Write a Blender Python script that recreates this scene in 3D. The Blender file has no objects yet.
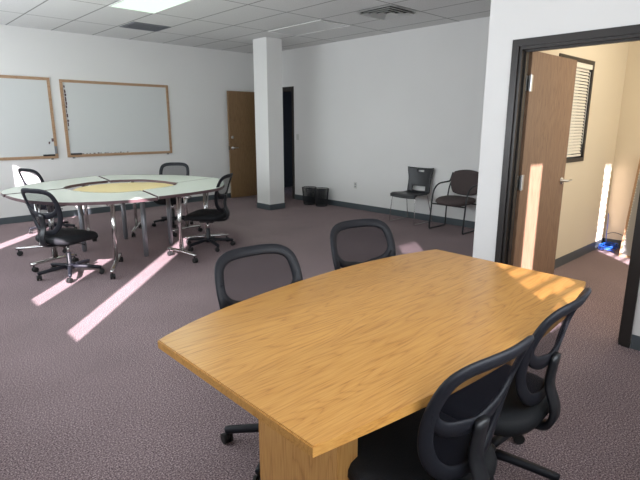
import bpy, bmesh, math, random
from mathutils import Vector, Matrix
random.seed(7)
PI = math.pi
scn = bpy.context.scene
C = scn.collection

# ------------------------------------------------------------------ materials
def mat(name, col, rough=0.5, metal=0.0, spec=0.5, emit=None, estr=0.0):
    m = bpy.data.materials.new(name); m.use_nodes = True
    b = m.node_tree.nodes['Principled BSDF']
    b.inputs['Base Color'].default_value = (*col, 1)
    b.inputs['Roughness'].default_value = rough
    b.inputs['Metallic'].default_value = metal
    b.inputs['Specular IOR Level'].default_value = spec
    if emit:
        b.inputs['Emission Color'].default_value = (*emit, 1)
        b.inputs['Emission Strength'].default_value = estr
    return m
def N(m, t, **kw):
    n = m.node_tree.nodes.new(t)
    for k, v in kw.items():
        if k in n.inputs: n.inputs[k].default_value = v
        else: setattr(n, k, v)
    return n
def L(m, a, b): m.node_tree.links.new(a, b)
def bsdf(m): return m.node_tree.nodes['Principled BSDF']
def ramp(m, fac, stops):
    r = N(m, 'ShaderNodeValToRGB'); L(m, fac, r.inputs['Fac'])
    cr = r.color_ramp
    while len(cr.elements) < len(stops): cr.elements.new(0.5)
    for e, (p, c) in zip(cr.elements, stops): e.position = p; e.color = (*c, 1)
    return r
def coords(m, scale=(1, 1, 1), loc=(0, 0, 0), rot=(0, 0, 0)):
    tc = N(m, 'ShaderNodeTexCoord'); mp = N(m, 'ShaderNodeMapping')
    mp.inputs['Scale'].default_value = scale; mp.inputs['Location'].default_value = loc
    mp.inputs['Rotation'].default_value = rot
    L(m, tc.outputs['Object'], mp.inputs['Vector']); return mp.outputs['Vector']
def bump(m, h, strength=0.2, dist=0.01):
    b = N(m, 'ShaderNodeBump'); b.inputs['Strength'].default_value = strength; b.inputs['Distance'].default_value = dist
    L(m, h, b.inputs['Height']); L(m, b.outputs['Normal'], bsdf(m).inputs['Normal'])

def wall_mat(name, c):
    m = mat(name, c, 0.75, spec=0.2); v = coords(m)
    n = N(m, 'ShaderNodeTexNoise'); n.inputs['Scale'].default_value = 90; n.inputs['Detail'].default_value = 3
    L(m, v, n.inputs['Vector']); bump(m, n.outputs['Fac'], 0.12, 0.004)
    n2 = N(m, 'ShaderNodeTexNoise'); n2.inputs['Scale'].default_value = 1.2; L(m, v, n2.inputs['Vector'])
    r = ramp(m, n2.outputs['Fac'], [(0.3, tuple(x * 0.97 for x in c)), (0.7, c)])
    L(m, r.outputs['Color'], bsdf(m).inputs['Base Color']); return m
M = {}
M['wall'] = wall_mat('white_wall_paint', (0.80, 0.79, 0.77))
M['office_wall'] = wall_mat('beige_wall_paint', (0.74, 0.66, 0.52))
M['dark_hall'] = wall_mat('corridor_gloom', (0.10, 0.11, 0.13))  # dark base colour stands in for the corridor's lack of light
M['base'] = mat('rubber_baseboard', (0.075, 0.09, 0.10), 0.5)
M['bronze'] = mat('dark_bronze_trim', (0.032, 0.028, 0.026), 0.35, 0.3)
M['black'] = mat('black_plastic', (0.012, 0.013, 0.016), 0.38)
M['frame_plastic'] = mat('charcoal_plastic', (0.011, 0.012, 0.017), 0.5, spec=0.3)
M['rubber'] = mat('black_rubber', (0.01, 0.01, 0.01), 0.6)
M['chrome'] = mat('chrome', (0.62, 0.61, 0.60), 0.16, 1.0)
M['steel'] = mat('brushed_steel', (0.55, 0.55, 0.55), 0.3, 1.0)
M['grey_metal'] = mat('grey_painted_metal', (0.24, 0.25, 0.27), 0.35, 0.5)
M['white_plastic'] = mat('white_plastic', (0.62, 0.62, 0.58), 0.4)
M['blue'] = mat('blue_cable_jacket', (0.01, 0.10, 0.55), 0.35)
M['grey_cable'] = mat('grey_cable_jacket', (0.16, 0.15, 0.14), 0.5)
M['whiteboard'] = mat('whiteboard_enamel', (0.66, 0.67, 0.66), 0.28)
M['laminate'] = mat('pale_green_laminate', (0.72, 0.76, 0.68), 0.26)
M['edge'] = mat('brown_edge_band', (0.11, 0.065, 0.07), 0.35)
M['diffuser'] = mat('light_diffuser', (0.2, 0.2, 0.2), 0.4, emit=(0.74, 1.0, 0.78), estr=1.1)
M['lens_off'] = mat('unlit_prismatic_lens', (0.66, 0.66, 0.65), 0.25)
M['ceil_metal'] = mat('white_vent_metal', (0.80, 0.80, 0.78), 0.4)
M['vent_dark'] = mat('dark_vent_cavity', (0.03, 0.03, 0.03), 0.8)
M['blind'] = mat('cream_blind_slat', (0.84, 0.81, 0.72), 0.45)
M['silver_board'] = mat('silvery_board_surface', (0.42, 0.42, 0.42), 0.3, 0.7)
M['glass'] = mat('window_glass', (0.9, 0.95, 0.95), 0.02)
bsdf(M['glass']).inputs['Transmission Weight'].default_value = 1.0
M['shade'] = mat('white_roller_shade', (0.7, 0.7, 0.68), 0.8)

def carpet():
    m = mat('mauve_loop_carpet', (0.12, 0.09, 0.1), 0.95, spec=0.1); v = coords(m)
    n = N(m, 'ShaderNodeTexNoise'); n.inputs['Scale'].default_value = 135; n.inputs['Detail'].default_value = 3; n.inputs['Roughness'].default_value = 0.7
    L(m, v, n.inputs['Vector'])
    r = ramp(m, n.outputs['Fac'], [(0.36, (0.070, 0.048, 0.054)), (0.47, (0.195, 0.143, 0.153)), (0.54, (0.300, 0.230, 0.236)), (0.64, (0.54, 0.44, 0.43))])
    n2 = N(m, 'ShaderNodeTexNoise'); n2.inputs['Scale'].default_value = 1.6; n2.inputs['Detail'].default_value = 3; L(m, v, n2.inputs['Vector'])
    r2 = ramp(m, n2.outputs['Fac'], [(0.3, (0.9, 0.9, 0.9)), (0.7, (1.06, 1.06, 1.06))])
    mx = N(m, 'ShaderNodeMix', data_type='RGBA', blend_type='MULTIPLY'); mx.inputs[0].default_value = 1
    L(m, r.outputs['Color'], mx.inputs[6]); L(m, r2.outputs['Color'], mx.inputs[7])
    L(m, mx.outputs[2], bsdf(m).inputs['Base Color']); bump(m, n.outputs['Fac'], 0.3, 0.003); return m
M['carpet'] = carpet()

def wood(name, dark, mid, light, axis='X', rough=0.35, fine=1.0, contrast=1.0, plank=0.0):
    """long grain along the given axis: thin wandering cathedral lines, short pores, faint plank to plank change"""
    m = mat(name, mid, rough)
    def sc(a, b): return {'X': (a, b, b), 'Z': (b, b, a), 'Y': (b, a, b)}[axis]
    big = N(m, 'ShaderNodeTexNoise'); big.inputs['Scale'].default_value = 1.0; big.inputs['Detail'].default_value = 2.5; big.inputs['Roughness'].default_value = 0.45; big.inputs['Distortion'].default_value = 0.25
    L(m, coords(m, sc(0.75, 5.0)), big.inputs['Vector'])
    mul = N(m, 'ShaderNodeMath', operation='MULTIPLY'); mul.inputs[1].default_value = 80 * fine; L(m, big.outputs['Fac'], mul.inputs[0])
    fr = N(m, 'ShaderNodeMath', operation='SINE'); L(m, mul.outputs[0], fr.inputs[0])
    ab = N(m, 'ShaderNodeMath', operation='ABSOLUTE'); L(m, fr.outputs[0], ab.inputs[0])
    pw = N(m, 'ShaderNodeMath', operation='POWER'); pw.inputs[1].default_value = 0.45; L(m, ab.outputs[0], pw.inputs[0])
    por = N(m, 'ShaderNodeTexNoise'); por.inputs['Scale'].default_value = 1.0; por.inputs['Detail'].default_value = 3; L(m, coords(m, sc(9, 230)), por.inputs['Vector'])
    add = N(m, 'ShaderNodeMath', operation='MULTIPLY_ADD'); add.inputs[1].default_value = 0.30 * contrast; L(m, pw.outputs[0], add.inputs[0]); L(m, por.outputs['Fac'], add.inputs[2])
    r = ramp(m, add.outputs[0], [(0.42, dark), (0.66, mid), (0.92, light)])
    out = r.outputs['Color']
    if plank:
        sp = N(m, 'ShaderNodeSeparateXYZ'); tc = N(m, 'ShaderNodeTexCoord'); L(m, tc.outputs['Object'], sp.inputs[0])
        dv_ = N(m, 'ShaderNodeMath', operation='DIVIDE'); dv_.inputs[1].default_value = plank; L(m, sp.outputs['Y'], dv_.inputs[0])
        fl = N(m, 'ShaderNodeMath', operation='FLOOR'); L(m, dv_.outputs[0], fl.inputs[0])
        wn = N(m, 'ShaderNodeTexWhiteNoise', noise_dimensions='1D'); L(m, fl.outputs[0], wn.inputs['W'])
        r2 = ramp(m, wn.outputs['Value'], [(0.0, (0.90, 0.88, 0.86)), (1.0, (1.06, 1.06, 1.06))])
        mx = N(m, 'ShaderNodeMix', data_type='RGBA', blend_type='MULTIPLY'); mx.inputs[0].default_value = 1
        L(m, out, mx.inputs[6]); L(m, r2.outputs['Color'], mx.inputs[7]); out = mx.outputs[2]
    L(m, out, bsdf(m).inputs['Base Color']); bump(m, por.outputs['Fac'], 0.05, 0.002)
    return m
M['oak'] = wood('honey_oak_veneer', (0.40, 0.175, 0.040), (0.56, 0.275, 0.068), (0.64, 0.34, 0.095), 'X', 0.30, plank=0.29)
M['oak_v'] = wood('honey_oak_veneer_upright', (0.38, 0.17, 0.045), (0.54, 0.27, 0.08), (0.60, 0.33, 0.11), 'Z', 0.36)
M['door_wood'] = wood('brown_oak_door', (0.17, 0.100, 0.062), (0.235, 0.143, 0.090), (0.29, 0.19, 0.125), 'Z', 0.45, 0.8, 0.7)
M['door_wood_far'] = wood('tan_oak_door', (0.18, 0.10, 0.045), (0.23, 0.135, 0.062), (0.27, 0.165, 0.08), 'Z', 0.45, 0.8, 0.7)
M['board_wood'] = wood('oak_frame_strip', (0.30, 0.17, 0.09), (0.39, 0.235, 0.135), (0.46, 0.30, 0.18), 'X', 0.45)
M['maple'] = wood('yellow_maple_laminate', (0.78, 0.60, 0.26), (0.84, 0.67, 0.32), (0.88, 0.72, 0.38), 'X', 0.35, contrast=0.6)

def fabric(name, c, scale=400, rough=0.9):
    m = mat(name, c, rough, spec=0.25); v = coords(m)
    n = N(m, 'ShaderNodeTexNoise'); n.inputs['Scale'].default_value = scale; n.inputs['Detail'].default_value = 2; L(m, v, n.inputs['Vector'])
    r = ramp(m, n.outputs['Fac'], [(0.35, tuple(x * 0.7 for x in c)), (0.65, tuple(x * 1.3 for x in c))])
    L(m, r.outputs['Color'], bsdf(m).inputs['Base Color']); bump(m, n.outputs['Fac'], 0.3, 0.003); return m
M['seat_fabric'] = fabric('black_seat_fabric', (0.011, 0.012, 0.014), 350, 0.65)
M['guest_fabric'] = fabric('brown_grey_upholstery', (0.085, 0.066, 0.064), 260)
def netting(name, c, opacity):
    m = mat(name, c, 1.0, spec=0.05); nt = m.node_tree
    t = N(m, 'ShaderNodeBsdfTransparent'); mx = N(m, 'ShaderNodeMixShader')
    v = coords(m, (420, 420, 420)); ch = N(m, 'ShaderNodeTexNoise'); ch.inputs['Scale'].default_value = 1.0; L(m, v, ch.inputs['Vector'])
    mr = N(m, 'ShaderNodeMapRange'); mr.inputs[1].default_value = 0.3; mr.inputs[2].default_value = 0.7; mr.inputs[3].default_value = opacity - 0.12; mr.inputs[4].default_value = opacity + 0.12
    L(m, ch.outputs['Fac'], mr.inputs[0]); L(m, mr.outputs[0], mx.inputs[0])
    L(m, t.outputs[0], mx.inputs[1]); L(m, bsdf(m).outputs[0], mx.inputs[2])
    L(m, mx.outputs[0], nt.nodes['Material Output'].inputs['Surface']); return m
M['net'] = netting('black_mesh_netting', (0.012, 0.012, 0.018), 0.50)

# acoustic ceiling with 2x4 ft lay-in tiles (the grid is a surface pattern of the one ceiling)
GX, GY = 2.004, 5.318
def ceiling_mat():
    m = mat('acoustic_tile_ceiling', (0.6, 0.6, 0.59), 0.9, spec=0.1)
    tc = N(m, 'ShaderNodeTexCoord'); sp = N(m, 'ShaderNodeSeparateXYZ'); L(m, tc.outputs['Object'], sp.inputs[0])
    def line(sock, off, per, half):
        a = N(m, 'ShaderNodeMath', operation='SUBTRACT'); L(m, sock, a.inputs[0]); a.inputs[1].default_value = off - per * 20
        w = N(m, 'ShaderNodeMath', operation='MODULO'); L(m, a.outputs[0], w.inputs[0]); w.inputs[1].default_value = per
        s = N(m, 'ShaderNodeMath', operation='SUBTRACT'); L(m, w.outputs[0], s.inputs[0]); s.inputs[1].default_value = per / 2
        ab = N(m, 'ShaderNodeMath', operation='ABSOLUTE'); L(m, s.outputs[0], ab.inputs[0])
        g = N(m, 'ShaderNodeMath', operation='GREATER_THAN'); L(m, ab.outputs[0], g.inputs[0]); g.inputs[1].default_value = per / 2 - half
        return g.outputs[0]
    lx = line(sp.outputs['X'], GX, 0.61, 0.010); ly = line(sp.outputs['Y'], GY, 1.22, 0.010)
    mx = N(m, 'ShaderNodeMath', operation='MAXIMUM'); L(m, lx, mx.inputs[0]); L(m, ly, mx.inputs[1])
    n = N(m, 'ShaderNodeTexNoise'); n.inputs['Scale'].default_value = 110; n.inputs['Detail'].default_value = 3; L(m, tc.outputs['Object'], n.inputs['Vector'])
    r = ramp(m, n.outputs['Fac'], [(0.32, (0.60, 0.60, 0.59)), (0.5, (0.74, 0.74, 0.73))])
    cm = N(m, 'ShaderNodeMix', data_type='RGBA'); L(m, mx.outputs[0], cm.inputs[0]); L(m, r.outputs['Color'], cm.inputs[6]); cm.inputs[7].default_value = (0.30, 0.30, 0.29, 1)
    L(m, cm.outputs[2], bsdf(m).inputs['Base Color']); return m
M['ceiling'] = ceiling_mat()

# ------------------------------------------------------------------ helpers
def obj(name, bm, m, parent=None, smooth=False, bevel=0.0):
    if bevel: bmesh.ops.bevel(bm, geom=bm.edges[:], offset=bevel, segments=2, affect='EDGES', profile=0.6)
    bmesh.ops.recalc_face_normals(bm, faces=bm.faces[:])
    me = bpy.data.meshes.new(name); bm.to_mesh(me); bm.free()
    for x in (m if isinstance(m, (list, tuple)) else [m]): me.materials.append(x)
    if smooth:
        for p in me.polygons: p.use_smooth = True
    o = bpy.data.objects.new(name, me); C.objects.link(o)
    if parent: o.parent = parent
    return o
def smooth_by_angle(o, deg=40):
    me = o.data
    for p in me.polygons: p.use_smooth = True
    bm = bmesh.new(); bm.from_mesh(me)
    for e in bm.edges:
        if len(e.link_faces) == 2 and e.calc_face_angle() > math.radians(deg): e.smooth = False
    bm.to_mesh(me); bm.free(); return o
def thing(name, label, cat, loc=(0, 0, 0), rz=0, group=None, kind=None):
    o = bpy.data.objects.new(name, None); C.objects.link(o); o.empty_display_size = 0.1
    o.location = loc; o.rotation_euler = (0, 0, rz)
    if label: o['label'] = label
    if cat: o['category'] = cat
    if group: o['group'] = group
    if kind: o['kind'] = kind
    return o
def struct(name, bm, m, **kw):
    o = obj(name, bm, m, **kw); o['kind'] = 'structure'; return o
def B(): return bmesh.new()
def box(bm, a, b):
    x0, y0, z0 = a; x1, y1, z1 = b
    v = [bm.verts.new(p) for p in [(x0,y0,z0),(x1,y0,z0),(x1,y1,z0),(x0,y1,z0),(x0,y0,z1),(x1,y0,z1),(x1,y1,z1),(x0,y1,z1)]]
    for f in [(0,3,2,1),(4,5,6,7),(0,1,5,4),(1,2,6,5),(2,3,7,6),(3,0,4,7)]: bm.faces.new([v[i] for i in f])
    return bm
def rbox(a, b, bev):
    bm = box(B(), a, b); bmesh.ops.bevel(bm, geom=bm.edges[:], offset=bev, segments=3, affect='EDGES'); return bm
def catmull(P, n=6, closed=False):
    P = [Vector(p) for p in P]; out = []; m = len(P); rng = m if closed else m - 1
    for i in range(rng):
        if closed: p0, p1, p2, p3 = P[i-1], P[i], P[(i+1) % m], P[(i+2) % m]
        else:
            p1, p2 = P[i], P[i+1]; p0 = P[i-1] if i else p1 * 2 - p2; p3 = P[i+2] if i + 2 < m else p2 * 2 - p1
        for k in range(n):
            t = k / n
            out.append(0.5 * ((2*p1) + (-p0+p2)*t + (2*p0-5*p1+4*p2-p3)*t*t + (-p0+3*p1-3*p2+p3)*t*t*t))
    if not closed: out.append(P[-1])
    return out
def tube(bm, pts, r, seg=10, closed=False, cap=True):
    pts = [Vector(p) for p in pts]; n = len(pts); rs = r if isinstance(r, (list, tuple)) else [r]*n
    rings = []; prev = None
    for i, p in enumerate(pts):
        if closed: t = (pts[(i+1) % n] - pts[i-1])
        else: t = pts[min(i+1, n-1)] - pts[max(i-1, 0)]
        t.normalize()
        if prev is None:
            u = t.cross(Vector((0, 0, 1)))
            if u.length < 0.1: u = t.cross(Vector((1, 0, 0)))
        else: u = prev - t * prev.dot(t)
        u.normalize(); prev = u; w = t.cross(u)
        rings.append([bm.verts.new(p + (u*math.cos(2*PI*k/seg) + w*math.sin(2*PI*k/seg)) * rs[i]) for k in range(seg)])
    for i in range(n if closed else n - 1):
        a, b = rings[i], rings[(i+1) % n]
        for k in range(seg): bm.faces.new([a[k], a[(k+1) % seg], b[(k+1) % seg], b[k]])
    if cap and not closed: bm.faces.new(rings[0][::-1]); bm.faces.new(rings[-1])
    return bm
def lathe(bm, prof, seg=24, c=(0, 0), cap=True):
    rings = [[bm.verts.new((c[0] + r*math.cos(2*PI*k/seg), c[1] + r*math.sin(2*PI*k/seg), z)) for k in range(seg)] for r, z in prof]
    for a, b in zip(rings, rings[1:]):
        for k in range(seg): bm.faces.new([a[k], a[(k+1) % seg], b[(k+1) % seg], b[k]])
    if cap: bm.faces.new(rings[0][::-1]); bm.faces.new(rings[-1])
    return bm
def ribbon(bm, pts, nrm, w, th, closed=False):
    """band of width w and thickness th swept along pts; nrm = facing normal per point; softly rounded section"""
    n = len(pts); pts = [Vector(p) for p in pts]; rings = []
    for i, p in enumerate(pts):
        t = (pts[(i+1) % n] - pts[i-1]) if closed else (pts[min(i+1, n-1)] - pts[max(i-1, 0)])
        t.normalize(); nn = Vector(nrm[i]); s = t.cross(nn); s.normalize(); nn = s.cross(t)
        wi = w[i] if isinstance(w, (list, tuple)) else w
        a, b = wi / 2, th / 2
        c_ = a - min(b*0.8, a*0.3); sec = [(a, b*0.3), (c_, b), (-c_, b), (-a, b*0.3), (-a, -b*0.3), (-c_, -b), (c_, -b), (a, -b*0.3)]
        rings.append([bm.verts.new(p + s*x + nn*y) for x, y in sec])
    for i in range(n if closed else n - 1):
        A, Bb = rings[i], rings[(i+1) % n]
        for k in range(8): bm.faces.new([A[k], A[(k+1) % 8], Bb[(k+1) % 8], Bb[k]])
    if not closed: bm.faces.new(rings[0][::-1]); bm.faces.new(rings[-1])
    return bm
def prism(bm, poly, z0, z1):
    a = [bm.verts.new((p[0], p[1], z0)) for p in poly]; b = [bm.verts.new((p[0], p[1], z1)) for p in poly]
    bm.faces.new(a[::-1]); bm.faces.new(b); n = len(poly)
    for i in range(n): bm.faces.new([a[i], a[(i+1) % n], b[(i+1) % n], b[i]])
    return bm
def copy_thing(root, loc, rz, label, group=None):
    def cp(o, par):
        c = o.copy(); C.objects.link(c); c.parent = par
        for ch in [x for x in kids[o.name]]: cp(ch, c)
        return c
    kids = {}
    for o in bpy.data.objects:
        kids.setdefault(o.name, [])
        if o.parent: kids.setdefault(o.parent.name, []).append(o)
    r = cp(root, None); r.location = loc; r.rotation_euler = (0, 0, rz); r['label'] = label
    if group: r['group'] = group
    return r

# ------------------------------------------------------------------ room
H = 2.909; XR = 6.589; YB = 8.784; XN = 3.715; XN1 = 3.835; YE = 2.05; XO = 6.80; XW = -0.50; YS = -0.25
OPN = (0.875, 1.795)        # office doorway along Y
FAR = (7.755, 8.70)         # corridor doorway along Y
struct('floor', box(B(), (-0.62, -0.37, -0.1), (8.4, 9.6, 0)), M['carpet'])
struct('ceiling', box(B(), (-0.62, -0.37, H), (8.4, 9.6, H + 0.1)), M['ceiling'])
struct('wall_back', box(B(), (-0.62, YB, 0), (XR, YB + 0.12, H)), M['wall'])
b = B(); box(b, (XR, YE, 0), (XR + 0.12, FAR[0], H)); box(b, (XR, FAR[0], 2.17), (XR + 0.12, FAR[1], H)); box(b, (XR, FAR[1], 0), (XR + 0.12, YB + 0.12, H))
struct('wall_right', b, M['wall'])
# partition with the office doorway: white on the room side, beige inside the office
b = B(); box(b, (XN, YS, 0), (XN + 0.06, OPN[0], H)); box(b, (XN, OPN[0], 2.05), (XN + 0.06, OPN[1], H)); box(b, (XN, OPN[1], 0), (XN + 0.06, YE, H))
struct('wall_partition', b, M['wall'])
b = B(); box(b, (XN + 0.06, YS, 0), (XN1, OPN[0], H)); box(b, (XN + 0.06, OPN[0], 2.05), (XN1, OPN[1], H)); box(b, (XN + 0.06, OPN[1], 0), (XN1, YE - 0.06, H))
struct('wall_partition_inner', b, M['office_wall'])
# office left wall with the interior window
WX = (4.86, 5.75); WZ = (1.115, 2.125); YO = 1.97
def holed(y0, y1, x0, x1):
    b = B(); box(b, (x0, y0, 0), (WX[0], y1, H)); box(b, (WX[1], y0, 0), (x1, y1, H))
    box(b, (WX[0], y0, 0), (WX[1], y1, WZ[0])); box(b, (WX[0], y0, WZ[1]), (WX[1], y1, H)); return b
struct('wall_office_left', holed(YO, YO + 0.05, XN1, XO), M['office_wall'])
struct('wall_office_left_outer', holed(YO + 0.05, YE + 0.03, XN1, XR), M['wall'])
struct('wall_office_back', box(B(), (XO, YS, 0), (XO + 0.1, YE, H)), M['office_wall'])
# corridor beyond the far doorway
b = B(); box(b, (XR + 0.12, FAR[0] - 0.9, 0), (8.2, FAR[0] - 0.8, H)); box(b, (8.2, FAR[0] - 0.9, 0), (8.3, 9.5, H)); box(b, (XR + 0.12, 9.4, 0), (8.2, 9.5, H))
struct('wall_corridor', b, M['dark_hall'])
struct('wall_column', box(B(), (5.375, 6.97, 0), (5.705, 7.345, H)), M['wall'])

# windowed walls behind the camera: sill 0.95, head 2.45, roller shades with gaps between them
SILL, HEAD = 0.95, 2.52
def sun_wall(name, along, lo, hi, slots, w0, w1):
    """wall at x=XW (along='Y') or y=YS (along='X'); glazed between w0 and w1"""
    def bx(bm, a, c, z0, z1, d0=-0.12, d1=0.0):
        if along == 'Y': box(bm, (XW + d0, a, z0), (XW + d1, c, z1))
        else: box(bm, (a, YS + d0, z0), (c, YS + d1, z1))
    b = B(); bx(b, lo, hi, 0, SILL); bx(b, lo, hi, HEAD, H); bx(b, lo, w0, SILL, HEAD); bx(b, w1, hi, SILL, HEAD)
    struct(name, b, M['wall'])
    t = thing('window_2' if along == 'Y' else 'window_3', None, None, kind='structure')
    edges = [w0] + [e for q in slots for e in q[:2]] + [w1]
    for i in range(0, len(edges), 2):
        b = B(); bx(b, edges[i], edges[i+1], SILL, HEAD, -0.075, -0.070); obj('roller_shade', b, M['shade'], t)
    for a, c, z0, z1 in slots:        # unseen filler strips added above or below a gap trim its sun patch
        if z1 < HEAD: b = B(); bx(b, a, c, z1, HEAD, -0.075, -0.070); obj('roller_shade', b, M['shade'], t)
        if z0 > SILL: b = B(); bx(b, a, c, SILL, z0, -0.075, -0.070); obj('roller_shade', b, M['shade'], t)
    b = B(); bx(b, w0, w1, HEAD - 0.03, HEAD, -0.11, -0.08); bx(b, w0, w1, SILL, SILL + 0.03, -0.11, -0.08); obj('window_frame', b, M['bronze'], t)
    return t
def wy(o): return (o + 0.722 * (XW - 0.07)) / 0.692     # where a sun ray of sideways offset o crosses the west shades
def wx(o): return (0.692 * (YS - 0.07) - o) / 0.722     # ... and the south shades
west = [(wy(1.73), wy(1.89), SILL, HEAD), (wy(2.40), wy(2.56), SILL, 1.66), (wy(3.98), wy(4.15), SILL, 2.30), (wy(4.48), wy(4.74), 2.05, 2.43)]
south = [(wx(-0.95), wx(-1.22), SILL, HEAD), (wx(-1.675), wx(-1.84), SILL, 2.44), (wx(-3.34), wx(-3.50), SILL, 2.42)]
sun_wall('wall_left', 'Y', -0.37, YB + 0.12, west, 0.4, 8.5)
south_win = sun_wall('wall_front', 'X', -0.5, XO + 0.1, south, 0.35, 6.5)
b = B(); box(b, (south[0][0] - 0.04, YS - 0.080, SILL), (south[0][1] + 0.04, YS - 0.078, HEAD))
filter_mat = mat('sun_filter', (0.8, 0.8, 0.8), 0.8); _t = N(filter_mat, 'ShaderNodeBsdfTransparent'); _t.inputs[0].default_value = (0.62, 0.62, 0.62, 1); L(filter_mat, _t.outputs[0], filter_mat.node_tree.nodes['Material Output'].inputs['Surface'])
obj('sun_filter', b, filter_mat, south_win)  # unseen sheet added only to dim the sun through the first south gap
# blind slats standing in the first and last gap of the south windows throw the fine bars of shade
for (a, c, _, _), pitch in ((south[0], 0.072), (south[2], 0.078)):
    b = B(); z = SILL + 0.03
    while z < HEAD - 0.02: box(b, (a - 0.02, YS - 0.068, z), (c + 0.02, YS - 0.060, z + 0.018)); z += pitch
    obj('blind_slat', b, M['shade'], south_win)

# baseboards
def baseb(name, segs):
    b = B()
    for a, c in segs: box(b, (a[0], a[1], 0), (c[0], c[1], 0.10))
    return struct(name, b, M['base'])
baseb('baseboard_back', [((XW, YB - 0.010), (XR, YB))])
baseb('baseboard_right', [((XR - 0.010, YE + 0.04), (XR, FAR[0] - 0.055))])
baseb('baseboard_partition', [((XN - 0.01, YS), (XN, OPN[0] - 0.055)), ((XN - 0.01, OPN[1] + 0.055), (XN, YE))])
baseb('baseboard_office_left', [((XN1 + 0.02, YO - 0.01), (XO, YO))])
baseb('baseboard_office_back', [((XO - 0.01, YS), (XO, YO - 0.01))])
baseb('baseboard_column', [((5.365, 6.96), (5.715, 7.355))])
baseb('baseboard_left', [((XW, YS), (XW + 0.01, YB - 0.01))])

# door frames
def frame(name, x0, x1, ya, yb, z, w=0.05, lip=0.014):
    b = B()
    for xa, xb in ((x0 - lip, x0), (x1, x1 + lip)):       # face casings
        box(b, (xa, ya - w, 0), (xb, ya, z + w)); box(b, (xa, yb, 0), (xb, yb + w, z + w)); box(b, (xa, ya, z), (xb, yb, z + w))
    j = 0.022
    box(b, (x0, ya, 0), (x1, ya + j, z)); box(b, (x0, yb - j, 0), (x1, yb, z)); box(b, (x0, ya + j, z - j), (x1, yb - j, z))
    xm = x0 + (x1 - x0) * 0.35                             # stop
    box(b, (xm, ya + j, 0), (xm + 0.035, ya + j + 0.014, z - j)); box(b, (xm, yb - j - 0.014, 0), (xm + 0.035, yb - j, z - j)); box(b, (xm, ya + j + 0.014, z - j - 0.014), (xm + 0.035, yb - j - 0.014, z - j))
    return struct(name, b, M['bronze'])
frame('trim_1', XN, XN1, OPN[0], OPN[1], 2.05)
frame('trim_2', XR, XR + 0.12, FAR[0], FAR[1], 2.17)

def lever_set(parent, x, z, yf, toward, back=True, yb=None):
    b = B()
    def one(y, sgn):
        m = Matrix.Translation((x, y, z)) @ Matrix.Rotation(PI/2 * sgn, 4, 'X')
        bb = B(); lathe(bb, [(0.032, 0), (0.032, 0.008), (0.012, 0.012), (0.012, 0.05)], 20); bb.transform(m)
        me = bpy.data.meshes.new('t'); bb.to_mesh(me); bb.free(); b.from_mesh(me); bpy.data.meshes.remove(me)
        tube(b, [(x, y - sgn*0.045, z), (x + toward*0.03, y - sgn*0.05, z), (x + toward*0.11, y - sgn*0.048, z)], [0.010, 0.009, 0.007], 10)
    one(yf, 1)
    if back: one(yb, -1)
    return obj('door_handle', b, M['steel'], parent, smooth=True)

# office door: swung open 90 degrees into the office
d = thing('door_1', 'brown oak door standing open into the beige office', None, kind='structure')
leaf = obj('door_leaf', rbox((3.856, 1.758, 0.012), (4.736, 1.800, 2.035), 0.002), M['door_wood'], d)
lever_set(d, 4.668, 1.0, 1.758, 1, True, 1.800)
for z in (1.80, 1.045, 0.27):
    b = B(); box(b, (3.8365, 1.755, z - 0.055), (3.8560, 1.7575, z + 0.055)); box(b, (3.8525, 1.759, z - 0.055), (3.8555, 1.798, z + 0.055))
    box(b, (3.80, 1.7705, z - 0.055), (3.8365, 1.7725, z + 0.055))
    tube(b, [(3.844, 1.748, z - 0.060), (3.844, 1.748, z + 0.060)], 0.009, 10)
    box(b, (3.850, 1.7555, z - 0.060), (3.902, 1.7579, z + 0.060))
    h = obj('hinge', b, M['steel'], d)
# corridor door: folded open in front of the whiteboard wall
d = thing('door_2', 'tan oak door open against the whiteboard wall', None, kind='structure')
obj('door_leaf', rbox((5.70, 8.672, 0.012), (6.585, 8.714, 2.145), 0.002), M['door_wood_far'], d)
lever_set(d, 5.765, 1.03, 8.672, 1, False)
b = B(); lathe(b, [(0.03, 0), (0.03, 0.012), (0.022, 0.02)], 20); b.transform(Matrix.Translation((5.765, 8.672, 1.24)) @ Matrix.Rotation(PI/2, 4, 'X'))
obj('deadbolt', b, M['steel'], d, smooth=True)
b = B(); box(b, (5.692, 8.68, 0.99), (5.70, 8.706, 1.07)); obj('latch_plate', b, M['black'], d)

# office window + blind
w = thing('window_1', 'dark framed interior window in the beige office wall', None, kind='structure')
b = B(); f = 0.04
box(b, (WX[0], YO - 0.012, WZ[0]), (WX[0] + f, YE + 0.03, WZ[1])); box(b, (WX[1] - f, YO - 0.012, WZ[0]), (WX[1], YE + 0.03, WZ[1]))
box(b, (WX[0] + f, YO - 0.012, WZ[0]), (WX[1] - f, YE + 0.03, WZ[0] + f)); box(b, (WX[0] + f, YO - 0.012, WZ[1] - f), (WX[1] - f, YE + 0.03, WZ[1]))
obj('window_frame', b, M['bronze'], w)
obj('pane', box(B(), (WX[0] + f, 2.035, WZ[0] + f), (WX[1] - f, 2.041, WZ[1] - f)), M['glass'], w)
t = thing('window_blind', 'closed cream slatted blind hanging in the dark framed office window', 'blind', (WX[1] - 0.45, 1.984, WZ[0] + f))
ox, oy, oz = t.location
b = B(); z = 0.045; x0, x1 = WX[0] + f + 0.006 - ox, WX[1] - f - 0.030 - ox
while z < WZ[1] - WZ[0] - 2*f - 0.045:
    v = [(x0, -0.012, z), (x1, -0.012, z), (x1, 0.002, z + 0.026), (x0, 0.002, z + 0.026)]
    b.faces.new([b.verts.new(p) for p in v]); b.faces.new([b.verts.new((p[0], p[1] + 0.0015, p[2])) for p in v[::-1]])
    z += 0.030
obj('slats', b, M['blind'], t)
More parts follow.
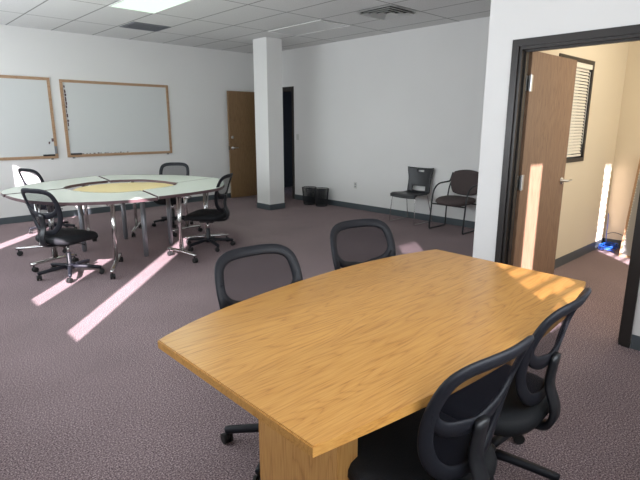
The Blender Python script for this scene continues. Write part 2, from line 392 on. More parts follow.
obj('headrail', box(B(), (x0, -0.022, WZ[1] - WZ[0] - 2*f - 0.045), (x1 + 0.03, 0.012, WZ[1] - WZ[0] - 2*f)), M['blind'], t)
obj('bottom_rail', box(B(), (x0, -0.014, 0.015), (x1, 0.004, 0.035)), M['blind'], t)
b = B(); tube(b, [(x1 - 0.03, -0.026, 0.86), (x1 - 0.03, -0.026, 0.14)], 0.003, 6); obj('pull_cord', b, M['white_plastic'], t)

# ------------------------------------------------------------------ ceiling fittings
def troffer(name, lab, x, y, lens, on):
    t = thing(name, lab, 'ceiling light', (x + 0.305, y + 0.61, H))
    b = B(); a = 0.018; X, Y = 0.295, 0.60
    box(b, (-X, -Y, -0.012), (X, -Y + a, 0)); box(b, (-X, Y - a, -0.012), (X, Y, 0)); box(b, (-X, -Y + a, -0.012), (-X + a, Y - a, 0)); box(b, (X - a, -Y + a, -0.012), (X, Y - a, 0))
    obj('frame', b, M['ceil_metal'], t)
    obj('diffuser', box(B(), (-X + a, -Y + a, -0.008), (X - a, Y - a, -0.002)), lens, t)
troffer('ceiling_light', 'lit fluorescent troffer glowing pale green above the round tables', GX + 0.61, GY, M['diffuser'], True)
troffer('ceiling_light', 'unlit flat ceiling light panel in front of the white column', GX + 5*0.61, GY, M['lens_off'], False)
t = thing('return_vent', 'dark rectangular return air grille in the ceiling beside the lit light', 'vent', (3.535, 7.50, H))
b = B(); box(b, (-0.285, -0.245, -0.012), (0.285, -0.225, 0)); box(b, (-0.285, 0.225, -0.012), (0.285, 0.245, 0)); box(b, (-0.285, -0.225, -0.012), (-0.265, 0.225, 0)); box(b, (0.265, -0.225, -0.012), (0.285, 0.225, 0))
obj('frame', b, M['grey_metal'], t)
obj('backing', box(B(), (-0.265, -0.225, -0.003), (0.265, 0.225, -0.001)), M['vent_dark'], t)
b = B()
for i in range(1, 16): box(b, (-0.265 + i*0.033, -0.225, -0.010), (-0.262 + i*0.033, 0.225, -0.004))
for i in range(1, 13): box(b, (-0.265, -0.225 + i*0.035, -0.010), (0.265, -0.222 + i*0.035, -0.004))
obj('grille', b, M['grey_metal'], t)
t = thing('air_diffuser', 'white square four way air diffuser with dark louvres in the ceiling', 'vent', (GX + 5.5*0.61, 4.403, H))
obj('backing', box(B(), (-0.262, -0.262, -0.003), (0.262, 0.262, -0.001)), M['vent_dark'], t)
for k, s in enumerate((0.300, 0.255, 0.180, 0.105)):
    b = B(); s2 = s - (0.035 if k == 0 else 0.045); z0 = -0.006; z1 = -0.008 if k == 0 else -0.034
    o4 = [b.verts.new((x*s, y*s, z1 if k else z0)) for x, y in ((-1,-1),(1,-1),(1,1),(-1,1))]
    i4 = [b.verts.new((x*s2, y*s2, z0 if k else -0.012)) for x, y in ((-1,-1),(1,-1),(1,1),(-1,1))]
    for i in range(4): b.faces.new([o4[i], o4[(i+1) % 4], i4[(i+1) % 4], i4[i]])
    r = bmesh.ops.solidify(b, geom=b.faces[:], thickness=0.002)
    obj('louvre' if k else 'frame', b, M['ceil_metal'], t)

# ------------------------------------------------------------------ wall plates
def plate(name, lab, cat, x, y, z, kindd, sx, toggles=1):
    t = thing(name, lab, cat, (x, y, z))
    w = 0.036 * (1 if toggles == 1 else 1.7)
    obj('cover_plate', rbox((-0.006, -w, -0.058), (0.0, w, 0.058), 0.002), M['white_plastic'], t)
    if kindd == 'switch': obj('toggle', box(B(), (-0.014, -0.006, -0.012), (-0.006, 0.006, 0.012)), M['white_plastic'], t)
    else:
        for c in ([0] if toggles == 1 else [-0.03, 0.03]):
            for s in (-1, 1):
                b = B(); box(b, (-0.008, c - 0.014, s*0.022 - 0.012), (-0.006, c + 0.014, s*0.022 + 0.012)); obj('socket', b, M['grey_metal'] if toggles == 1 else M['white_plastic'], t)
plate('light_switch', 'white light switch beside the dark corridor doorway', 'switch', XR, 7.60, 1.25, 'switch', -1)
plate('wall_outlet', 'small white outlet low on the bare white wall between bins and black chair', 'outlet', XR, 6.03, 0.43, 'outlet', -1)
plate('wall_outlet', 'wide cream double outlet on the wall behind the brown guest chair', 'outlet', XR, 3.95, 0.47, 'outlet', -1, 2)

# ------------------------------------------------------------------ whiteboards
def whiteboard(lab, x0, x1, z0, z1, clipx, marks, extra=False):
    t = thing('whiteboard', lab, 'whiteboard', ((x0 + x1) / 2, YB, z0))
    X = (x1 - x0) / 2; Hh = z1 - z0; w = 0.042
    obj('panel', box(B(), (-X + w, -0.012, w), (X - w, -0.002, Hh - w)), M['whiteboard'], t)
    b = B(); box(b, (-X, -0.024, Hh - w), (X, 0, Hh)); box(b, (-X, -0.024, 0), (X, 0, w)); box(b, (-X, -0.024, w), (-X + w, 0, Hh - w)); box(b, (X - w, -0.024, w), (X, 0, Hh - w))
    obj('frame', b, M['board_wood'], t)
    obj('clip', box(B(), (clipx, -0.034, w - 0.004), (clipx + 0.17, -0.0125, w + 0.022)), M['black'], t)
    rr = random.Random(3)
    for (ax, az, bx_, bz, n) in marks:
        for i in range(n):
            f_ = (i + rr.random()*0.6) / n; px = ax + (bx_ - ax)*f_; pz = az + (bz - az)*f_
            b = B()
            if az == bz: box(b, (px, -0.0135, pz), (px + rr.uniform(.012, .035), -0.0122, pz + rr.uniform(.006, .018)))
            else: box(b, (px, -0.0135, pz), (px + rr.uniform(.010, .026), -0.0122, pz + rr.uniform(.02, .06)))
            obj('tape_scrap', b, M['edge'], t)
    for s in (-1, 1):
        bb = B(); lathe(bb, [(0.018, -0.018), (0.022, -0.006), (0.016, 0)], 12, (s*(X - 0.09), -0.022)); obj('mounting_knob', bb, M['grey_metal'], t, smooth=True)
    if extra:
        b = B(); box(b, (X - w - 0.004, -0.045, w + 0.03), (X - 0.012, -0.024, w + 0.15)); obj('marker_holder', b, M['grey_metal'], t)
        b = B(); box(b, (X - w - 0.03, -0.02, w + 0.22), (X - w + 0.01, -0.0125, w + 0.27)); obj('magnet', b, M['edge'], t)
    return t
whiteboard('oak framed whiteboard cut off by the left picture edge', 0.66, 2.50, 0.968, 2.205, 0.70, [(0.80, 0.22, 0.81, 0.25, 2)], True)
whiteboard('oak framed whiteboard with dark tape scraps down its left edge, left of the far door', 2.642, 4.478, 0.972, 2.19, -0.87,
           [(-0.866, 1.10, -0.860, 0.80, 7), (-0.866, 0.78, -0.862, 0.40, 6), (-0.70, 0.044, 0.10, 0.044, 14)])

# ------------------------------------------------------------------ conference table
t = thing('conference_table', 'honey oak boat shaped conference table with slab legs', 'table', (1.62, 1.17, 0))
ox, oy, _ = t.location
def cm2(P, n=6): return [(q.x, q.y) for q in catmull([(p[0], p[1], 0) for p in P], n)]
far_e = cm2([(0.705, 1.584), (0.93, 1.662), (1.20, 1.715), (1.52, 1.748), (1.88, 1.760), (2.22, 1.728), (2.549, 1.655)])
near_e = cm2([(2.529, 0.783), (2.28, 0.725), (1.98, 0.690), (1.62, 0.672), (1.25, 0.688), (0.96, 0.722), (0.699, 0.763)])
poly = [(x - ox, y - oy) for x, y in far_e + near_e][::-1]
b = prism(B(), poly, 0.720, 0.750)
tops = [e for e in b.edges if all(v.co.z > 0.74 for v in e.verts)]
bmesh.ops.bevel(b, geom=tops, offset=0.004, segments=2, affect='EDGES')
top = obj('tabletop', b, M['oak'], t)
for x0, x1 in ((0.99, 1.09), (2.19, 2.29)):
    g = obj('slab_leg', rbox((x0 - ox, 0.965 - oy, 0), (x1 - ox, 1.370 - oy, 0.720), 0.004), M['oak_v'], t)
    b = B(); box(b, (x0 + 0.02 - ox, 1.372 - oy, 0), (x1 - 0.02 - ox, 1.415 - oy, 0.720)); obj('edge_stile', b, M['oak_v'], g)
obj('stretcher', box(B(), (1.092 - ox, 1.14 - oy, 0.30), (2.188 - ox, 1.20 - oy, 0.60)), M['oak'], t)

# ------------------------------------------------------------------ task chairs
def back_surface(u, v):
    """backrest sheet: u across, v up from its lowest point; chair faces +Y"""
    y = -0.205 - 0.105 * (v / 0.46) ** 1.25 + 0.8 * u * u + 0.018 * math.sin(PI * min(v, 0.46) / 0.46)
    return Vector((u, y, 0.455 + v * 0.975))
def surf_n(u, v):
    e = 1e-3; a = back_surface(u + e, v) - back_surface(u - e, v); c = back_surface(u, v + e) - back_surface(u, v - e)
    n = a.cross(c); n.normalize(); return -n
def half(P): return P + [(-u, v) for u, v in P[::-1][1:-1]]
OUT = half([(0, .472), (.09, .471), (.163, .460), (.209, .425), (.226, .350), (.225, .26), (.207, .165), (.168, .085), (.110, .030), (.045, .008), (0, .004)])
def make_task_chair(name, label, loc, rz, group):
    t = thing(name, label, 'office chair', loc, rz, group)
    # seat cushion
    b = B(); rings = []; n = 36
    for s, z in ((0.80, 0.365), (0.96, 0.375), (1.0, 0.395), (0.99, 0.42), (0.94, 0.438), (0.82, 0.447), (0.45, 0.448), (0.0, 0.446)):
        ring = []
        if s == 0: ring = [b.verts.new((0, 0.01, z))]
        else:
            for k in range(n):
                a = 2*PI*k/n; ca, sa = math.cos(a), math.sin(a)
                r = (abs(ca)**3.2 + abs(sa)**3.2) ** (-1/3.2)
                x, y = 0.255*r*ca*s, 0.01 + 0.245*r*sa*s
                dz = -0.03 * max(0, (y - 0.12) / 0.12) ** 2 if y > 0.12 else 0
                ring.append(b.verts.new((x, y, z + dz)))
        rings.append(ring)
    b.faces.new(rings[0][::-1])
    for A, D in zip(rings, rings[1:]):
        for k in range(n):
            if len(D) == 1: b.faces.new([A[k], A[(k+1) % n], D[0]])
            else: b.faces.new([A[k], A[(k+1) % n], D[(k+1) % n], D[k]])
    obj('seat', b, M['seat_fabric'], t, smooth=True)
    # backrest frame, U band
    loop = [(p.x, p.y) for p in catmull([(u, v, 0) for u, v in OUT], 4, True)]
    b = B()
    ctr = 0.22
    inner = [(u * 0.915, ctr + (v - ctr) * 0.925) for u, v in loop]
    ribbon(b, [back_surface(u, v) for u, v in inner], [surf_n(u, v) for u, v in inner], [0.050 for u, v in inner], 0.018, True)
    ub = [(p.x, p.y) for p in catmull([(-.207, .335, 0), (-.192, .275, 0), (-.145, .228, 0), (-.065, .200, 0), (0, .194, 0), (.065, .200, 0), (.145, .228, 0), (.192, .275, 0), (.207, .335, 0)], 5)]
    ribbon(b, [back_surface(u, v) for u, v in ub], [surf_n(u, v) for u, v in ub], [0.034 + 0.030 * (1 - abs(abs(u) / .205 * 1.5 - 0.5)) for u, v in ub], 0.018)
    obj('backrest_frame', b, M['frame_plastic'], t, smooth=True)
    # netting stretched in the frame
    b = B(); m_, k_ = 12, len(inner); cen = b.verts.new(back_surface(0, ctr)); prev = None
    for i in range(1, m_ + 1):
        s = i / m_; ring = [b.verts.new(back_surface(u*s, ctr + (v - ctr)*s)) for u, v in inner]
        if prev is None:
            for j in range(k_): b.faces.new([cen, ring[j], ring[(j+1) % k_]])
        else:
            for j in range(k_): b.faces.new([prev[j], ring[j], ring[(j+1) % k_], prev[(j+1) % k_]])
        prev = ring
    obj('backrest_netting', b, M['net'], t, smooth=True)
    # spine bracket from the U band down and under the seat
    sp = catmull([back_surface(0, .215) + Vector((0, -.018, 0)), back_surface(0, .09) + Vector((0, -.026, 0)), (0, -.262, .455), (0, -.262, .40), (0, -.235, .358), (0, -.15, .345), (0, -.04, .345)], 5)
    nn = []
    for i, p in enumerate(sp):
        tt = (sp[min(i+1, len(sp)-1)] - sp[max(i-1, 0)]).normalized(); nn.append(Vector((1, 0, 0)).cross(tt))
    b = B(); ribbon(b, sp, nn, [0.060 + 0.012*math.sin(i/len(sp)*PI) for i in range(len(sp))], 0.026)
    obj('back_bracket', b, M['black'], t, smooth=True)
    obj('tilt_mechanism', rbox((-.07, -.10, .318), (.07, .09, .366), .01), M['black'], t)
    b = B(); tube(b, [(.06, .03, .335), (.16, .035, .335), (.20, .035, .330)], [.005, .005, .008], 8); obj('lever', b, M['black'], t)
    b = B(); lathe(b, [(.014, .21), (.014, .320)], 16); obj('gas_piston', b, M['chrome'], t, smooth=True)
    b = B(); lathe(b, [(.028, .075), (.028, .125), (.025, .13), (.024, .235), (.019, .24)], 20); obj('cylinder_sleeve', b, M['black'], t, smooth=True)
    b = B(); lathe(b, [(.040, .066), (.046, .075), (.046, .112), (.036, .122)], 20)
    for k in range(5):
        a = 2*PI*k/5 + PI/2 + 0.25; ca, sa = math.cos(a), math.sin(a)
        pts = [(ca*r, sa*r, z) for r, z in ((.03, .095), (.10, .093), (.20, .084), (.285, .074), (.30, .070))]
        ribbon(b, pts, [(0, 0, 1)]*5, [.046, .042, .036, .034, .028], .030)
    obj('star_base', b, M['frame_plastic'], t, smooth=True)
    for k in range(5):
        a = 2*PI*k/5 + PI/2 + 0.25; ca, sa = math.cos(a), math.sin(a); c = Vector((ca*.29, sa*.29, 0)); q = a + 0.9 + k
        ax = Vector((math.cos(q), math.sin(q), 0)); off = Vector((-ax.y, ax.x, 0)) * .012
        b = B()
        for s in (-1, 1):
            p = c + off + ax * (s*.014) + Vector((0, 0, .026)); tube(b, [p - ax*.009, p - ax*.007, p + ax*.007, p + ax*.009], [.020, .026, .026, .020], 16)
        tube(b, [c + Vector((0, 0, .03)), c + Vector((0, 0, .068))], .009, 8); tube(b, [c + off + Vector((0, 0, .026)) - ax*.012, c + off + Vector((0, 0, .026)) + ax*.012], .014, 8)
        obj('caster', b, M['rubber'], t)
    return t
GT = 'mesh back office chairs'
chair0 = make_task_chair('task_chair', 'black mesh task chair nearest the camera, at the front long side of the oak table', (1.285, 0.872, 0), math.radians(-5), GT)
for ch in chair0.children:      # gas lift set low: everything above the sleeve sits lower
    if not ch.name.startswith(('star_base', 'caster', 'cylinder_sleeve')): ch.location.z = -0.03
def face(deg): return math.radians(deg - 90)     # heading of the sitter, degrees from +X
for loc, rz, lab in [
    ((1.85, 0.895, 0), face(93), 'black mesh task chair by the sunlit corner of the oak table, nearest the open doorway'),
    ((1.325, 1.62, 0), face(-97), 'black mesh task chair across the oak table, the left one of that side'),
    ((2.165, 1.74, 0), face(-104), 'black mesh task chair across the oak table, in line with the black stacking chair'),
    ((1.49, 5.27, 0), face(22), 'black mesh task chair at the front left of the table ring, seen from behind'),
    ((2.02, 7.72, 0), face(20), 'black mesh task chair behind the left end of the ring, netting bright with sun'),
    ((3.51, 6.97, 0), face(228), 'black mesh task chair at the back of the ring, facing us under the large whiteboard'),
    ((3.14, 5.34, 0), face(128), 'black mesh task chair seen side on at the right end of the ring, facing left')]:
    c = copy_thing(chair0, loc, rz, lab, GT)
    turn = {(1.85, 0.895): 35, (3.14, 5.34): -25}.get(loc[:2], 0)
    low = -0.03 if loc[1] < 1 else 0.0
    for ch in c.children:
        if ch.name.startswith(('star_base', 'caster')): ch.rotation_euler.z = math.radians(turn)
        elif not ch.name.startswith('cylinder_sleeve'): ch.location.z = low

# ------------------------------------------------------------------ ring of tables
K = 0.941; ZT = 0.775
def seg_poly(outer, inner):
    P = cm2(outer) + cm2(inner); return [(x*K, y*K) for x, y in P]
def t_leg(parent, org, a, c, top):
    """chrome T leg: foot bar from a to c, post from the bar up to point top"""
    a = Vector((*a, 0)) - org; c = Vector((*c, 0)) - org; p = Vector((*top, 0)) - org; d = (c - a).normalized(); m = (a + c) / 2
    up = Vector((0, 0, 1))
    b = B(); ribbon(b, [a + up*.084, a.lerp(c, .12) + up*.090, m + up*.097, a.lerp(c, .88) + up*.090, c + up*.084], [up]*5, [.030, .040, .048, .040, .030], .026)
    s = Vector((-d.y, d.x, 0))
    tube(b, [m + d*.0 + up*.10, p + up*(ZT - .05)], .021, 14)
    tube(b, [m + d*.035 + up*.10, m.lerp(p, .5) + d*.012 + up*.40, p + d*.05 + up*(ZT - .05)], .012, 10)
    ribbon(b, [p - d*.22 + up*(ZT - .042), p + d*.22 + up*(ZT - .042)], [up]*2, .05, .022)
    g = obj('leg', b, M['chrome'], parent, smooth=True)
    for e, sg in ((a, 1), (c, -1)):
        q = e + d * (sg*.025); b = B(); ax = s
        for k in (-1, 1):
            w_ = q + d*.01 + ax*(k*.014) + up*.028; tube(b, [w_ - ax*.009, w_ - ax*.007, w_ + ax*.007, w_ + ax*.009], [.022, .028, .028, .022], 14)
        tube(b, [q + up*.03, q + up*.075], .008, 8); tube(b, [q + d*.01 + up*.028 - ax*.01, q + d*.01 + up*.028 + ax*.01], .012, 8)
        obj('caster', b, M['rubber'], g)
def ring_table(lab, outer, inner, legs, dz=0.0):
    P = seg_poly(outer, inner); cx = sum(p[0] for p in P)/len(P); cy = sum(p[1] for p in P)/len(P)
    t = thing('crescent_table', lab, 'table', (cx, cy, 0), 0, 'pale crescent tables set in a ring')
    q = [(x - cx, y - cy) for x, y in P]; area = sum(q[i-1][0]*q[i][1] - q[i][0]*q[i-1][1] for i in range(len(q)))
    if area < 0: q = q[::-1]
    tp = obj('tabletop', prism(B(), q, ZT - .028 + dz, ZT + dz), M['laminate'], t)
    # brown edge band hugging the outline
    e = B(); n = len(q); o_ = 0.003; nrm = []
    for i in range(n):
        d = Vector((q[(i+1) % n][0] - q[i-1][0], q[(i+1) % n][1] - q[i-1][1])); d.normalize(); nrm.append((d.y, -d.x))
    lo = [e.verts.new((q[i][0] + nrm[i][0]*o_, q[i][1] + nrm[i][1]*o_, ZT - .030 + dz)) for i in range(n)]
    hi = [e.verts.new((q[i][0] + nrm[i][0]*o_, q[i][1] + nrm[i][1]*o_, ZT - .001 + dz)) for i in range(n)]
    ih = [e.verts.new((q[i][0], q[i][1], ZT + .001 + dz)) for i in range(n)]
    for i in range(n):
        j = (i+1) % n; e.faces.new([lo[i], lo[j], hi[j], hi[i]]); e.faces.new([hi[i], hi[j], ih[j], ih[i]])
    obj('edge_band', e, M['edge'], tp)
    for a, c, p in legs: t_leg(t, Vector((cx, cy, 0)), a, c, p)
    return t
ring_table('front left crescent table of the ring, sunlit at its right edge, chair at its corner',
    [(1.235, 6.42), (1.255, 6.05), (1.325, 5.74), (1.53, 5.37), (1.82, 5.17), (2.05, 5.09), (2.375, 5.05)],
    [(2.495, 5.73), (2.26, 5.73), (2.05, 5.90), (1.93, 6.20), (1.89, 6.545)],
    [((1.22, 5.619), (1.70, 5.74), (1.455, 5.62)), ((1.729, 4.80), (2.07, 5.43), (1.90, 5.08))])
ring_table('right front crescent table of the ring, side on chair at its right',
    [(2.405, 5.09), (2.66, 5.115), (2.94, 5.16), (3.27, 5.27), (3.5, 5.5), (3.67, 5.77), (3.83, 6.07), (3.90, 6.38)],
    [(3.20, 6.16), (3.06, 5.95), (2.87, 5.83), (2.52, 5.735)],
    [((2.58, 5.31), (2.64, 4.78), (2.60, 5.03)), ((2.99, 5.66), (3.49, 5.43), (3.23, 5.54))], 0.004)
ring_table('back right crescent table of the ring, chair behind it under the large whiteboard',
    [(3.90, 6.42), (3.81, 6.87), (3.60, 7.30), (3.26, 7.64), (3.0, 7.80), (2.78, 7.87)],
    [(2.665, 7.10), (2.83, 7.05), (3.05, 6.88), (3.15, 6.60), (3.20, 6.20)],
    [((3.074, 6.161), (3.545, 6.223), (3.31, 6.20)), ((2.67, 6.50), (3.02, 7.05), (2.84, 6.78))])
ring_table('back left crescent table of the ring, sunlit chair behind it',
    [(2.745, 7.875), (2.4, 7.76), (2.12, 7.62), (1.80, 7.43), (1.5, 7.16), (1.28, 6.82), (1.225, 6.47)],
    [(1.885, 6.60), (1.99, 6.80), (2.19, 6.96), (2.38, 7.06), (2.63, 7.11)],
    [((1.28, 6.50), (1.75, 6.25), (1.52, 6.38)), ((2.19, 7.0), (2.21, 6.62), (2.20, 6.81))])
t = thing('round_table', 'low round yellow maple table in the middle of the ring', 'table', (2.42, 5.99, 0))
b = lathe(B(), [(0.575, .722), (0.585, .726), (0.585, .742), (0.575, .746)], 64); obj('tabletop', b, M['maple'], t)
for x, y in ((2.375, 5.45), (2.57, 6.50), (1.935, 6.19), (2.865, 5.80)):
    b = lathe(B(), [(.024, 0), (.024, .02), (.028, .022), (.028, .722)], 18, (x - 2.42, y - 5.99)); obj('leg', b, M['grey_metal'], t, smooth=True)

# ------------------------------------------------------------------ guest chairs by the white wall (both face -X)
t = thing('stacking_chair', 'black plastic stacking chair with thin chrome sled legs by the white wall', 'chair', (6.315, 4.60, 0), PI/2)
# local: faces +Y ; x across
b = B(); rows = [(.236, .400), (.228, .440), (.17, .458), (.05, .450), (-.08, .444), (-.17, .452), (-.205, .475)]
wd_ = [.225, .235, .238, .235, .225, .205, .17]; cols = 12
def sheet(b, f, nu, nv, th):
    g = [[b.verts.new(f(i/nu, j/nv)) for i in range(nu+1)] for j in range(nv+1)]
    for j in range(nv):
        for i in range(nu): b.faces.new([g[j][i], g[j][i+1], g[j+1][i+1], g[j+1][i]])
    bmesh.ops.recalc_face_normals(b, faces=b.faces[:])
    bmesh.ops.solidify(b, geom=b.faces[:], thickness=th); return b
def sf(s, r):
    k = r * (len(rows) - 1); i = min(int(k), len(rows) - 2); f_ = k - i
    y = rows[i][0]*(1-f_) + rows[i+1][0]*f_; z = rows[i][1]*(1-f_) + rows[i+1][1]*f_; w = wd_[i]*(1-f_) + wd_[i+1]*f_
    u = s*2 - 1; return Vector((u*w, y, z + 0.012*u*u))
sheet(b, sf, 12, 24, .022); obj('seat', b, M['black'], t, smooth=True)
def bf(u, v):  # u -1..1, v 0..1
    w = .20 + .035*v + .01*math.cos(v*PI*2)
    return Vector((u*w, -.195 - .058*v + .03*u*u*(0.4 + v*0.6), .455 + .375*v + .012*u**4*v))
b = B(); nu, nv = 24, 24; g = {}
def hole(i, j):
    u = (i + .5)/nu*2 - 1; v = (j + .5)/nv
    return (abs(u) < .62 and .06 < v < .26) or (abs(u) < .24 and .85 < v < .92)
for j in range(nv+1):
    for i in range(nu+1): g[i, j] = b.verts.new(bf(i/nu*2 - 1, j/nv))
for j in range(nv):
    for i in range(nu):
        if not hole(i, j): b.faces.new([g[i, j], g[i+1, j], g[i+1, j+1], g[i, j+1]])
for v in [v for v in b.verts if not v.link_faces]: b.verts.remove(v)
bmesh.ops.recalc_face_normals(b, faces=b.faces[:]); bmesh.ops.solidify(b, geom=b.faces[:], thickness=.014)
obj('backrest', b, M['black'], t, smooth=True)
for s in (-1, 1):
    b = B(); tube(b, catmull([(s*.205, .17, .440), (s*.215, .195, .40), (s*.235, .222, .05), (s*.235, .215, .012), (s*.235, .18, .010), (s*.235, -.20, .010), (s*.235, -.235, .014), (s*.233, -.238, .05), (s*.20, -.15, .40), (s*.19, -.13, .435)], 5), .0065, 8)
    obj('sled_leg', b, M['chrome'], t, smooth=True)

t = thing('guest_chair', 'brown upholstered armchair with bent black tube frame beside the partition', 'chair', (6.30, 3.80, 0), PI/2)
def cushion(b, f, nu=16, nv=12, th=.05):
    top_, bot = [], []
    for j in range(nv+1):
        for i in range(nu+1):
            u, v = i/nu*2 - 1, j/nv*2 - 1
            # squircle mapping
            x = u*math.sqrt(max(0, 1 - v*v*0.32)); y = v*math.sqrt(max(0, 1 - u*u*0.32))
            e = (1 - u**6)*(1 - v**6); top_.append((x, y, th/2*(0.35 + .65*max(0, e)**.5))); bot.append((x, y, -th/2*(0.35 + .65*max(0, e)**.5)))
    A = [b.verts.new(f(*p)) for p in top_]; D = [b.verts.new(f(*p)) for p in bot]; W = nu + 1
    for j in range(nv):
        for i in range(nu):
            q = (j*W + i, j*W + i + 1, (j+1)*W + i + 1, (j+1)*W + i); b.faces.new([A[k] for k in q]); b.faces.new([D[k] for k in q[::-1]])
    rim = [i for i in range(nu+1)] + [j*W + nu for j in range(1, nv+1)] + [nv*W + i for i in range(nu-1, -1, -1)] + [j*W for j in range(nv-1, 0, -1)]
    for k in range(len(rim)): p, q = rim[k], rim[(k+1) % len(rim)]; b.faces.new([A[p], A[q], D[q], D[p]])
    return b
obj('seat', cushion(B(), lambda x, y, z: Vector((x*.255, .015 + y*.235, .430 + z + .012*(-y)*0 + (-.02*y*y if y > 0 else 0))), th=.095), M['guest_fabric'], t, smooth=True)
obj('backrest', cushion(B(), lambda x, y, z: Vector((x*(.245 - .02*(-y)*(y < 0)), -.225 - .055*(y+1)/2 + z + .02*x*x, .665 + y*.185)), th=.05), M['guest_fabric'], t, smooth=True)
for s in (-1, 1):
    b = B(); tube(b, catmull([(s*.235, -.26, .80), (s*.262, -.235, .68), (s*.272, -.19, .665), (s*.275, .02, .655), (s*.275, .13, .60), (s*.275, .185, .50), (s*.275, .215, .25), (s*.275, .235, .05), (s*.275, .225, .013), (s*.275, .19, .011), (s*.27, -.12, .011), (s*.265, -.155, .02), (s*.262, -.165, .06), (s*.262, -.175, .30), (s*.262, -.215, .55), (s*.235, -.25, .70)], 5), .011, 8)
    obj('side_frame', b, M['black'], t, smooth=True)
for yy in (.19, -.17):
    b = B(); tube(b, [(-.268, yy, .375), (.268, yy, .375)], .010, 8); obj('cross_rail', b, M['black'], t, smooth=True)

# ------------------------------------------------------------------ wire waste baskets
def basket(name, lab, loc, r0, r1, h):
    t = thing(name, lab, 'waste basket', loc, 0, 'wire waste baskets')
    b = B(); n = 40; k = 14; rings = []
    for j in range(k+1):
        f_ = j/k; r = r0 + (r1 - r0)*f_; rings.append([b.verts.new((r*math.cos(2*PI*i/n), r*math.sin(2*PI*i/n), .006 + f_*(h - .006))) for i in range(n)])
    for A, D in zip(rings, rings[1:]):
        for i in range(n): b.faces.new([A[i], A[(i+1) % n], D[(i+1) % n], D[i]])
    o = obj('wire_side', b, M['black'], t); w_ = o.modifiers.new('wire', 'WIREFRAME'); w_.thickness = 0.008
    obj('bottom_plate', lathe(B(), [(r0, 0), (r0, .012)], n), M['black'], t)
    b = B(); tube(b, [(r1*math.cos(2*PI*i/n), r1*math.sin(2*PI*i/n), h) for i in range(n)], .006, 8, True); obj('rim', b, M['black'], t, smooth=True)
    return t
basket('waste_basket', 'black wire waste basket nearer the corridor doorway, left of the pair', (6.355, 7.01, 0), .105, .135, .325)
basket('waste_basket', 'black wire waste basket right of the pair against the white wall', (6.385, 6.70, 0), .105, .135, .325)

# ------------------------------------------------------------------ office things
t = thing('leaning_board', 'oak framed silvery board leaning on the beige office wall', 'board', (6.36, 1.66, 0))
lean = math.atan2(0.30, 1.18); Mt = Matrix.Rotation(lean, 4, 'Y')
def lb(a, c): bm = box(B(), a, c); bm.transform(Mt); return bm
Wd, Ht, fw = 1.22, 1.20, 0.024
obj('panel', lb((0.006, -Wd + fw, fw), (0.016, -fw, Ht - fw)), M['silver_board'], t)
b = B(); box(b, (0, -Wd, 0.0), (.024, 0, fw)); box(b, (0, -Wd, Ht - fw), (.024, 0, Ht)); box(b, (0, -fw, fw), (.024, 0, Ht - fw)); box(b, (0, -Wd, fw), (.024, -Wd + fw, Ht - fw)); b.transform(Mt)
obj('frame', b, M['board_wood'], t)
b = B(); rr = random.Random(5)
for i in range(34): z = fw + .02 + i*.032; box(b, (0.002, -fw - rr.uniform(.006, .014), z), (0.0058, -fw, z + .018))
b.transform(Mt); obj('torn_tape', b, M['white_plastic'], t)
# blue network cable coiled in the corner, one end up the corner
cable = []; rr = random.Random(11)
cx, cy = 6.60, 1.86
cable += [(6.775, 1.945, .42), (6.770, 1.935, .30), (6.74, 1.925, .16), (6.70, 1.90, .06)]
for i in range(90):
    a = i*0.52; r = .085 + .035*math.sin(i*.71) + .02*rr.random()
    cable.append((cx + r*1.35*math.cos(a) , cy - .01 + r*.75*math.sin(a), .010 + .045*(i/90) + .022*rr.random()))
cable += [(6.50, 1.78, .02), (6.47, 1.74, .008)]
b = B(); tube(b, catmull(cable, 4), .0045, 6)
o = obj('network_cable', b, M['blue'], smooth=True); o['label'] = 'tangled blue network cable coiled on the carpet in the office corner'; o['category'] = 'cable'
b = B(); tube(b, catmull([(6.782, 1.93, .16), (6.775, 1.86, .19), (6.775, 1.76, .17), (6.74, 1.64, .10), (6.66, 1.56, .03), (6.62, 1.50, .008)], 6), .005, 6)
o = obj('power_cord', b, M['grey_cable'], smooth=True); o['label'] = 'thin grey cord sagging from the office corner behind the leaning board'; o['category'] = 'cord'

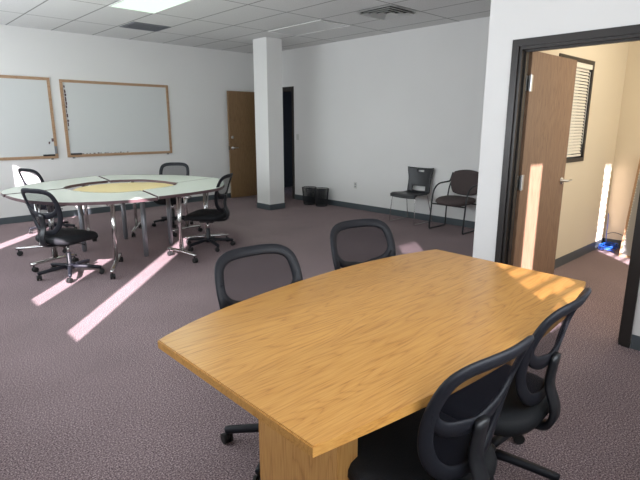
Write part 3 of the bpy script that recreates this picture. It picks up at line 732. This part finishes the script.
# ------------------------------------------------------------------ light
w = bpy.data.worlds.new('sky'); scn.world = w; w.use_nodes = True
bg = w.node_tree.nodes['Background']; bg.inputs[0].default_value = (0.55, 0.72, 1.0, 1); bg.inputs[1].default_value = 1.0
el = math.atan(0.44); dv = Vector((0.692*math.cos(el), 0.722*math.cos(el), -math.sin(el)))
s = bpy.data.lights.new('sun', 'SUN'); s.energy = 30.0; s.angle = math.radians(0.6); s.color = (1.0, 0.87, 0.94)
so = bpy.data.objects.new('sun', s); C.objects.link(so); so.rotation_euler = (-dv).to_track_quat('Z', 'Y').to_euler()
def area(name, loc, direction, sx, sy, power, col):
    l = bpy.data.lights.new(name, 'AREA'); l.shape = 'RECTANGLE'; l.size = sx; l.size_y = sy; l.energy = power; l.color = col
    o = bpy.data.objects.new(name, l); C.objects.link(o); o.location = loc
    o.rotation_euler = (-Vector(direction)).to_track_quat('Z', 'Y').to_euler(); return o
area('west_window_daylight', (XW + 0.03, 5.3, 1.70), (1, 0, 0.32), 6.4, 1.5, 200, (0.87, 0.935, 1.0))
area('south_window_daylight', (1.25, YS + 0.03, 1.70), (0, 1, 0.30), 2.0, 1.5, 62, (0.90, 0.95, 1.0))
area('office_window_daylight', (5.3, YS + 0.03, 1.70), (0, 1, 0.10), 2.4, 1.5, 26, (1.0, 0.92, 0.80))
area('troffer_light', (GX + 0.61*1.5, GY + 0.61, H - 0.02), (0, 0.0001, -1), 0.5, 1.1, 14, (0.85, 1.0, 0.85))
area('office_ceiling_light', (5.3, 0.9, H - 0.02), (0, 0.0001, -1), 1.1, 0.5, 19, (1.0, 0.88, 0.68))

# ------------------------------------------------------------------ camera
cam = bpy.data.cameras.new('camera'); co = bpy.data.objects.new('camera', cam); C.objects.link(co)
cam.sensor_width = 36; cam.lens = 495.797 / 640 * 36; cam.clip_start = 0.05
R = [[0.726025, 0.156238, -0.669685], [-0.687668, 0.164772, -0.70708], [-0.000127, 0.973879, 0.227069]]
R = Matrix(R); q = R.to_quaternion(); co.rotation_mode = 'QUATERNION'; co.rotation_quaternion = q; co.location = (0, 0, 1.4957)
scn.camera = co
scn.view_settings.view_transform = 'Standard'; scn.view_settings.look = 'None'; scn.view_settings.exposure = 0.0; scn.view_settings.gamma = 1.0
scn.view_settings.use_curve_mapping = False
